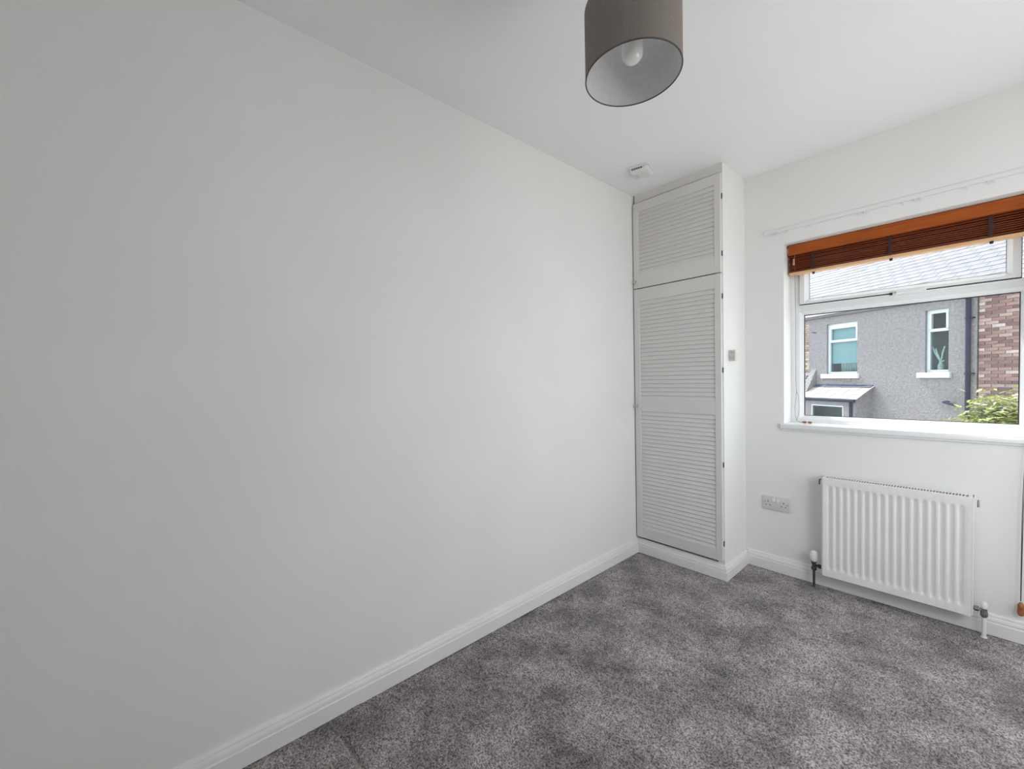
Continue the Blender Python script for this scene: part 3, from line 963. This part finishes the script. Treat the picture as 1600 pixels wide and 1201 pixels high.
obj('rendered_wall', b, M['render'], hs, smooth=0)
b = bm_(); ebox(b, HS0 - 2.2, HS1 + 2.0, -0.02, 0.03, EAV - 0.025, EAV + 0.02)
obj('fascia_board', b, M['lead'], hs)


def far_window(Wd, head, transom):
    s0, s1, z0, z1 = Wd
    fr = bm_()
    o0, o1 = -0.092, -0.046
    t = 0.036
    ebox(fr, s0, s0 + t * 1.3, o0, o1, z0, z1 - head); ebox(fr, s1 - t * 0.75, s1, o0, o1, z0, z1 - head)
    ebox(fr, s0 + t, s1 - t * 0.7, o0, o1, z0, z0 + t * 1.3); ebox(fr, s0 + t, s1 - t * 0.7, o0, o1, z1 - head - t, z1 - head)
    ebox(fr, s0 + t, s1 - t * 0.7, o0, o1 + 0.012, transom - t * 0.7, transom + t * 0.7)
    ebox(fr, s0 + t * 1.1, s0 + t * 1.9, o0, o1 + 0.012, transom, z1 - head - t); ebox(fr, s1 - t * 1.6, s1 - t * 0.7, o0, o1 + 0.012, transom, z1 - head - t)
    ebox(fr, s0, s1, o0, o1, z1 - head, z1)
    fo = obj('window_frame', fr, M['farupvc'], hs, smooth=0)
    for a, c in ((z0 + t, transom - t * 0.6), (transom + t * 0.6, z1 - head - t * 0.6)):
        g = bm_(); ebox(g, s0 + t, s1 - t * 0.6, -0.075, -0.070, a, c)
        obj('pane', g, M['farglass'], fo, smooth=0)
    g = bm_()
    # dim room behind the glass with reflected greenery painted on, open towards the window
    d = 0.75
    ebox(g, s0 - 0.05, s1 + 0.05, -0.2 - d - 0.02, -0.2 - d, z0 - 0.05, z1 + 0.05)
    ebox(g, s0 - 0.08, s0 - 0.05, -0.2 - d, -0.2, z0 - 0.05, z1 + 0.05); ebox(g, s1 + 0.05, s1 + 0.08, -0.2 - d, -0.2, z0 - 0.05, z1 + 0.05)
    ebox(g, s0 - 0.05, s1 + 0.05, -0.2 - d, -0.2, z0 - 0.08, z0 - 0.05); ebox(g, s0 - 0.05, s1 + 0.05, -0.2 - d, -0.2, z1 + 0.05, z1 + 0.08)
    obj('room_lining', g, M['farreflect'], hs, smooth=0)
    sb = bm_(); ebox(sb, s0 - 0.10, s1 + 0.045, -0.06, 0.055, z0 - 0.095, z0, 0.006)
    obj('window_sill', sb, M['sillstone'], hs)


far_window(W1, 0.075, 1.915)
far_window(W2, 0.03, 1.945)
# downpipe with brackets
b = bm_()
tube(b, [E(2.135, 0.05, EAV - 0.06), E(2.135, 0.05, ZG + 0.02)], 0.033 * S, 12)
tube(b, [E(2.135, 0.13, EAV + 0.0), E(2.135, 0.08, EAV - 0.04), E(2.135, 0.05, EAV - 0.09)], 0.036 * S, 12)
obj('downpipe', b, M['pipe'], hs)
for z in (2.09, 1.16):
    b = bm_(); ebox(b, 2.09, 2.20, 0.0, 0.06, z - 0.012, z + 0.012)
    obj('pipe_bracket', b, M['pipe'], hs)
b = bm_(); tube(b, [E(1.845, 0.0, 0.665), E(1.845, 0.10, 0.665), E(1.90, 0.13, 0.66), E(2.03, 0.13, 0.62)], 0.022 * S, 10)
obj('waste_pipe', b, M['pipe'], hs)
b = bm_(); tube(b, [E(-0.70, 0.004, 2.165), E(-0.64, 0.010, 2.155), E(-0.60, 0.004, 2.15)], 0.007 * S, 6)
obj('cable', b, M['pipe'], hs)
b = bm_(); ebox(b, 0.0, 0.18, -0.01, 0.012, 1.02, 1.09, 0.004)
obj('render_patch', b, M['render'], hs)

# roof deck and slates
PT = math.radians(35)
OV = 0.09
RS0, RS1 = -5.2, 4.2
RUN = 4.5
slope = Vector((0, math.cos(PT), math.sin(PT)))
rn = Vector((0, -math.sin(PT), math.cos(PT)))
e0 = E(0, OV, EAV + 0.03)
b = bm_()
SL = RUN * S / math.cos(PT)
for sgn in (0,):
    mt4 = Matrix.Translation(e0 + Vector(((RS0 + RS1) / 2 * S, 0, 0)) + slope * SL / 2 - rn * 0.05) @ Matrix.Rotation(PT, 4, 'X')
    obox(b, mt4, ((RS1 - RS0) * S, SL, 0.08))
    top = e0 + slope * SL
    mt5 = Matrix.Translation(Vector(((RS0 + RS1) / 2 * S, top.y + SL / 2 * math.cos(PT), top.z - SL / 2 * math.sin(PT))) ) @ Matrix.Rotation(-PT, 4, 'X')
    obox(b, mt5, ((RS1 - RS0) * S, SL, 0.08))
roof = obj('roof', b, M['slate'], hs, smooth=0)
gauge, sw = 0.235, 0.33
sl_ = bm_()
obox(sl_, Matrix.Identity(4), (sw - 0.006, gauge * 1.25, 0.012), 0.002)
nr = int(SL / gauge); nc = int((RS1 - RS0) * S / sw)
cells = []
cam_l = Matrix.Rotation(-RZ, 4, 'Z') @ (CAM - ROOT)
for r in range(nr):
    for c in range(nc):
        p = e0 + Vector((RS0 * S + (c + 0.5 + 0.5 * (r % 2)) * sw, 0, 0)) + slope * ((r + 0.5) * gauge) + rn * (0.008 + random.uniform(0, 0.004))
        # in sight of the room window?
        d = p - cam_l
        cells.append((d.length if -1.5 < p.x < 4.3 else 99 + d.length, p, random.uniform(-1.2, 1.2)))
cells.sort(key=lambda t: t[0])
tilt = math.radians(2.2)
sme = None
rest = bm_()
for i, (dd, p, jz) in enumerate(cells):
    if i < 290:
        if sme is None:
            so_ = obj('slate', sl_, M['slate'], roof); sme = so_.data
            so_.location = p; so_.rotation_euler = (PT - tilt, 0, math.radians(jz * 0.4))
        else:
            inst('slate', sme, roof, p, (PT - tilt, 0, math.radians(jz * 0.4)))
    else:
        obox(rest, Matrix.Translation(p) @ Matrix.Rotation(PT - tilt, 4, 'X'), (sw - 0.006, gauge * 1.25, 0.012))
ro = obj('slates', rest, M['slate'], roof, smooth=0); ro['kind'] = 'stuff'

# things behind the far panes
rb = thing('roller_blind', 'pale blue roller blind behind the wider window of the grey house', 'blind', ROOT, RZ)
b = bm_(); ebox(b, W1[0] + 0.03, W1[1] - 0.02, -0.112, -0.107, 1.425, 2.22)
ebox(b, W1[0] + 0.03, W1[1] - 0.02, -0.116, -0.104, 1.418, 1.432)
obj('blind_cloth', b, M['blueblind'], rb)
b = bm_(); tube(b, [E(W1[0] + 0.03, -0.13, 2.235), E(W1[1] - 0.02, -0.13, 2.235)], 0.016 * S, 12)
obj('roller', b, M['blueblind'], rb)
cu = bm_()
path = []
for k in range(41):
    s = -0.06 + 0.36 * k / 40
    path.append((s - 0.08, -0.15 - 0.012 * math.sin(k * 1.05)))
v0 = [cu.verts.new(E(s, o, 1.19)) for s, o in path]; v1 = [cu.verts.new(E(s, o, 2.2)) for s, o in path]
for k in range(40): cu.faces.new((v0[k], v0[k + 1], v1[k + 1], v1[k]))
cuo = obj('curtain', cu, M['curtain'], smooth=180)
md = cuo.modifiers.new('thickness', 'SOLIDIFY'); md.thickness = 0.004
cuo.location = ROOT; cuo.rotation_euler = (0, 0, RZ)
cuo['label'] = 'pale gathered curtain showing below the pale blue blind'; cuo['category'] = 'curtain'; cuo['kind'] = 'thing'

pl = thing('potted_plant', 'pale potted plant with upright blades inside the narrow window of the grey house', 'plant', ROOT, RZ)
pc = E(1.662, -0.125, 1.225)
b = bm_()
lathe(b, [(0.0, 0.0), (0.050, 0.0), (0.060, 0.03), (0.055, 0.06), (0.068, 0.075), (0.055, 0.09), (0.062, 0.12), (0.05, 0.135), (0.03, 0.20), (0.026, 0.25), (0.0, 0.25)], 18, Matrix.Translation(pc))
obj('pot', b, M['pot'], pl)
for bx0, bz0, bx1, bz1 in ((-0.02, 0.24, -0.18, 0.60), (-0.01, 0.26, -0.11, 0.55), (0.015, 0.26, 0.075, 0.60), (0.0, 0.20, 0.07, 0.24)):
    b = bm_()
    tube(b, [pc + Vector((bx0, 0, bz0)), pc + Vector(((bx0 + bx1) / 2 - 0.01, 0.0, (bz0 + bz1) / 2)), pc + Vector((bx1, 0.01, bz1))], [0.012, 0.019, 0.012], 8)
    obj('leaf_blade', b, M['blade'], pl)

# ---- brick house on the right, and brick house edge on the left
def brick_wall(root, s0, s1, z0, z1, off, mats, seed, zvis0):
    rr = random.Random(seed)
    bw_, bh, jt = 0.215, 0.065, 0.010
    b = bm_(); ebox(b, s0, s1, off - 0.22, off - 0.006, ZG, z1)
    wl = obj('brick_wall', b, M['mortar'], root, smooth=0)
    bb = bm_(); box(bb, (-bw_ / 2, -0.012, -bh / 2), (bw_ / 2, 0.02, bh / 2), 0.004)
    o0 = obj('brick', bb, mats[0], wl); base = o0.data
    mesh = {0: base}
    for i in range(1, len(mats)):
        mm = base.copy(); mm.materials.clear(); mm.materials.append(mats[i]); mesh[i] = mm
    cnt = 0
    za = E(0, 0, zvis0).z; zb = E(0, 0, z1).z
    xa, xb = s0 * S, s1 * S
    row = 0
    z = za + bh / 2
    first = True
    while z < zb - bh / 2:
        x = xa
        hd = (row % 2 == 1)
        k = 0
        while x < xb - 0.02:
            wdt = 0.1025 if (k == 0 and hd) else bw_
            if x + wdt > xb: wdt = xb - x
            i = rr.choices(range(len(mats)), weights=[6, 5, 5, 4, 4, 2.2, 0.5][:len(mats)])[0]
            y = -off * S + rr.uniform(-0.005, 0.003)
            sc = ((wdt - 0.002) / bw_, 1, 1)
            loc = (x + wdt / 2, y, z + rr.uniform(-0.002, 0.002)); rot = (0, rr.uniform(-0.012, 0.012), 0)
            if first:
                o0.location = loc; o0.rotation_euler = rot; o0.scale = sc; first = False
            else:
                inst('brick', mesh[i], wl, loc, rot, sc)
            x += wdt + jt; k += 1
        z += bh + jt; row += 1


bh1 = thing('brick_house', 'red brick house wall to the right of the black downpipe', 'house', ROOT, RZ)
brick_wall(bh1, 2.24, 3.35, 0.55, EAV, -0.01, [M['brick%d' % i] for i in range(7)], 3, 0.72)
bh2 = thing('brick_house', 'pale old brick wall edge to the left of the grey house', 'house', ROOT, RZ)
brick_wall(bh2, -1.75, -0.80, 0.55, EAV, -0.03, [M['oldbrick%d' % i] for i in range(4)], 5, 1.20)

wl2 = [c for c in bh2.children if c.name.startswith('brick_wall')][0]
b = bm_(); ebox(b, -5.0, -1.75, -0.25, -0.036, ZG, EAV)
obj('far_wall_length', b, M['mortar'], bh2, smooth=0)
b = bm_()
z = E(0, 0, 0.0).z; row = 0
while z < E(0, 0, EAV).z - 0.04:
    x = -5.0 * S + (0.11 if row % 2 else 0.0)
    while x < -1.75 * S - 0.2:
        yy = 0.03 * S + random.uniform(-0.005, 0.003)
        box(b, (x, yy - 0.012, z), (x + 0.213, yy + 0.02, z + 0.065))
        x += 0.225
    z += 0.075; row += 1
o = obj('bricks', b, M['oldbrick0'], bh2, smooth=0); o['kind'] = 'stuff'

# ---- lean-to porch
po = thing('lean_to_porch', 'small lean-to porch with pale sunlit roof against the grey house', 'porch', ROOT, RZ)
PS0, PS1, PD = -0.72, 0.60, 0.45
ZT, ZB = 0.915, 0.665
b = bm_()
# walls: front with a window hole, right-hand side following the slope
PW = (-0.36, 0.355, 0.20, 0.515)
wallcells(b, PS0, PS1, ZG, ZB - 0.04, [PW], PD - 0.09, PD - 0.03)
sd = [(0.0, ZG), (PD - 0.09, ZG), (PD - 0.09, ZB - 0.02), (0.0, ZT - 0.03)]
for sa_, sb_ in ((PS1 - 0.06, PS1), (PS0, PS0 + 0.06)):
    A = [b.verts.new(E(sa_, o, z)) for o, z in sd]; C_ = [b.verts.new(E(sb_, o, z)) for o, z in sd]
    b.faces.new(A); b.faces.new(C_)
    for i in range(4): b.faces.new((A[i], A[(i + 1) % 4], C_[(i + 1) % 4], C_[i]))
obj('porch_wall', b, M['render'], po, smooth=0)
# roof: deck + slabs
pa = math.atan2((ZT - ZB), PD)
plen = PD * S / math.cos(pa)
ps = Vector((0, -math.cos(pa), -math.sin(pa)))          # down-slope direction
pn = Vector((0, -math.sin(pa), math.cos(pa)))
ptop = E(0, 0, ZT)
b = bm_()
mid = ptop + Vector(((PS0 + PS1 + 0.03) / 2 * S, 0, 0)) + ps * plen / 2 - pn * 0.03
obox(b, Matrix.Translation(mid) @ Matrix.Rotation(pa, 4, 'X'), ((PS1 - PS0 + 0.06) * S, plen, 0.05))
prf = obj('porch_roof', b, M['render'], po, smooth=0)
tme = None
ncol, nrow = 7, 3
tw = (PS1 - PS0 + 0.06) * S / ncol; th = plen / nrow
for r in range(nrow):
    for c in range(ncol):
        p = ptop + Vector(((PS0) * S + (c + 0.5) * tw, 0, 0)) + ps * ((r + 0.55) * th) + pn * (0.012 + 0.004 * ((r + c) % 2))
        if tme is None:
            tb = bm_(); obox(tb, Matrix.Identity(4), (tw - 0.008, th * 1.1, 0.018), 0.004)
            to = obj('roof_slab', tb, M['tile'], prf); tme = to.data
            to.location = p; to.rotation_euler = (pa - 0.03, 0, 0)
        else:
            inst('roof_slab', tme, prf, p, (pa - 0.03, 0, 0))
b = bm_()
obox(b, Matrix.Translation(ptop + Vector(((PS0 + PS1) / 2 * S, 0, 0)) + ps * 0.05 + pn * 0.034) @ Matrix.Rotation(pa, 4, 'X'), ((PS1 - PS0 + 0.05) * S, 0.115, 0.008))
ebox(b, PS0, PS1 + 0.03, 0.0, 0.012, ZT + 0.0, ZT + 0.035)
obj('flashing', b, M['lead'], po, smooth=0)
b = bm_()
g0, g1 = E(PS0 - 0.02, PD + 0.035, ZB - 0.03), E(PS1 + 0.03, PD + 0.035, ZB - 0.03)
tube(b, [g0, g1], 0.030 * S, 12)
obj('gutter', b, M['pipe'], po)
b = bm_(); tube(b, [E(PS1 - 0.05, PD + 0.035, ZB - 0.05), E(PS1 - 0.07, PD + 0.0, ZB - 0.12), E(PS1 - 0.07, PD + 0.0, ZG)], 0.026 * S, 10)
obj('downpipe', b, M['pipe'], po)
b = bm_()
t = 0.022
ebox(b, PW[0], PW[0] + t, PD - 0.075, PD - 0.035, PW[2], PW[3]); ebox(b, PW[1] - t, PW[1], PD - 0.075, PD - 0.035, PW[2], PW[3])
ebox(b, PW[0], PW[1], PD - 0.075, PD - 0.035, PW[2], PW[2] + t); ebox(b, PW[0], PW[1], PD - 0.075, PD - 0.035, PW[3] - t, PW[3])
pf = obj('window_frame', b, M['farupvc'], po, smooth=0)
b = bm_(); ebox(b, PW[0] + 0.01, PW[1] - 0.01, PD - 0.06, PD - 0.055, PW[2] + 0.01, PW[3] - 0.01)
obj('pane', b, M['farglass'], pf, smooth=0)
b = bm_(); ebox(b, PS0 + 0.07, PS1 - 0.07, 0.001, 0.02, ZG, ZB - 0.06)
obj('porch_lining', b, M['farreflect'], po, smooth=0)  # same painted greenery reflection behind the porch pane

# ---- raked neighbour lean-to on the left
nl = thing('raked_outbuilding', 'steep slated outbuilding roof with raked parapet left of the porch', 'outbuilding', ROOT, RZ)
prof = [(0.0, 1.31), (0.32, 0.72), (0.32, ZG), (0.0, ZG)]
b = bm_()
A = [b.verts.new(E(-0.72, o, z)) for o, z in prof]; C_ = [b.verts.new(E(-0.60, o, z)) for o, z in prof]
b.faces.new(A); b.faces.new(C_)
for i in range(4): b.faces.new((A[i], A[(i + 1) % 4], C_[(i + 1) % 4], C_[i]))
obj('parapet', b, M['render'], nl, smooth=0)
prof2 = [(0.0, 1.22), (0.30, 0.66), (0.30, ZG), (0.0, ZG)]
b = bm_()
A = [b.verts.new(E(-2.2, o, z)) for o, z in prof2]; C_ = [b.verts.new(E(-0.725, o, z)) for o, z in prof2]
b.faces.new(A); b.faces.new(C_)
for i in range(4): b.faces.new((A[i], A[(i + 1) % 4], C_[(i + 1) % 4], C_[i]))
bo = obj('outbuilding_body', b, M['render'], nl, smooth=0)
na = math.atan2(0.56, 0.30)
tb = None
for r in range(8):
    for c in range(6):
        u = (r + 0.5) / 8
        p = E(-0.79 - c * 0.20 - 0.1 * (r % 2), 0.30 * u, 1.22 - 0.56 * u) + Vector((0, -math.sin(na), math.cos(na))) * 0.018
        if tb is None:
            q_ = bm_(); obox(q_, Matrix.Identity(4), (0.27, 0.125, 0.014), 0.002)
            to = obj('slate', q_, M['slate'], bo); tb = to.data
            to.location = p; to.rotation_euler = (na - 0.08, 0, 0)
        else:
            inst('slate', tb, bo, p, (na - 0.08, 0, 0))

# ---- shrub
sh = thing('leafy_shrub', 'tall yellow green shrub in front of the brick wall and downpipe', 'shrub', ROOT, RZ)
base = E(2.95, 0.75, ZG)
rr = random.Random(21)


def leaf_mesh(l, w_):
    lb = bm_()
    pts = [(0, 0, 0), (l * 0.3, w_ * 0.5, 0.004), (l * 0.7, w_ * 0.42, 0.0), (l, 0, -0.012), (l * 0.7, -w_ * 0.42, 0.0), (l * 0.3, -w_ * 0.5, 0.004)]
    vs = [lb.verts.new(p) for p in pts]
    mid = [lb.verts.new((l * 0.35, 0, -0.006)), lb.verts.new((l * 0.7, 0, -0.010))]
    for f in ((0, 1, 6), (1, 2, 7, 6), (2, 3, 7), (3, 4, 7), (4, 5, 6, 7), (5, 0, 6)):
        lb.faces.new([(vs + mid)[i] for i in f])
    return lb


tips = []
for k in range(26):
    a = rr.uniform(0, 2 * math.pi); sp = rr.uniform(0.15, 1.0)
    ht = (3.45 - 0.55 * sp) * rr.uniform(0.86, 1.0)
    tip = base + Vector((0.92 * sp * math.cos(a), 0.62 * sp * math.sin(a), ht))
    midp = base + Vector((0.45 * sp * math.cos(a), 0.3 * sp * math.sin(a), ht * 0.5))
    b = bm_(); tube(b, [base + Vector((0.05 * math.cos(a), 0.05 * math.sin(a), 0)), midp, tip], [0.022, 0.014, 0.004], 6)
    obj('branch', b, M['bark'], sh)
    tips.append((midp, tip))
leaves = []
for k in range(7200):
    mp, tp = rr.choice(tips)
    u = rr.random() ** 0.6
    p = mp.lerp(tp, u) + Vector((rr.gauss(0, 0.15), rr.gauss(0, 0.13), rr.gauss(0, 0.13)))
    leaves.append((p, rr.uniform(0, 2 * math.pi), rr.uniform(-0.7, 0.5), rr.uniform(-0.5, 0.5), rr.uniform(0.8, 1.35)))
leaves.sort(key=lambda t: (t[0] - cam_l).length - 0.5 * t[0].z)
fol = {0: ([], []), 1: ([], [])}
tmpl = leaf_mesh(0.115, 0.048)
tv_ = [v.co.copy() for v in tmpl.verts]; tf = [[v.index for v in f.verts] for f in (tmpl.verts.index_update() or tmpl.faces)]
lm = {}
for i, (p, yaw_, pit_, rol, sc) in enumerate(leaves):
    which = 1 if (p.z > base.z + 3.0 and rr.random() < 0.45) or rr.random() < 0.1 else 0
    if i < 240:
        if which not in lm:
            o = obj('leaf', tmpl.copy(), M['leaf2' if which else 'leaf'], sh); lm[which] = o.data
            o.location = p; o.rotation_euler = (rol, pit_, yaw_); o.scale = (sc,) * 3
        else:
            inst('leaf', lm[which], sh, p, (rol, pit_, yaw_), (sc,) * 3)
    else:
        mt4 = Matrix.LocRotScale(p, (Matrix.Rotation(yaw_, 3, 'Z') @ Matrix.Rotation(pit_, 3, 'Y') @ Matrix.Rotation(rol, 3, 'X')), Vector((sc,) * 3))
        V, F = fol[which]
        n0 = len(V)
        V.extend([mt4 @ v for v in tv_]); F.extend([[j + n0 for j in f] for f in tf])
for which, (V, F) in fol.items():
    me = bpy.data.meshes.new('foliage'); me.from_pydata([tuple(v) for v in V], [], F); me.update()
    me.materials.append(M['leaf2' if which else 'leaf'])
    o = bpy.data.objects.new('foliage', me); o.parent = sh; o['kind'] = 'stuff'; COL.objects.link(o)
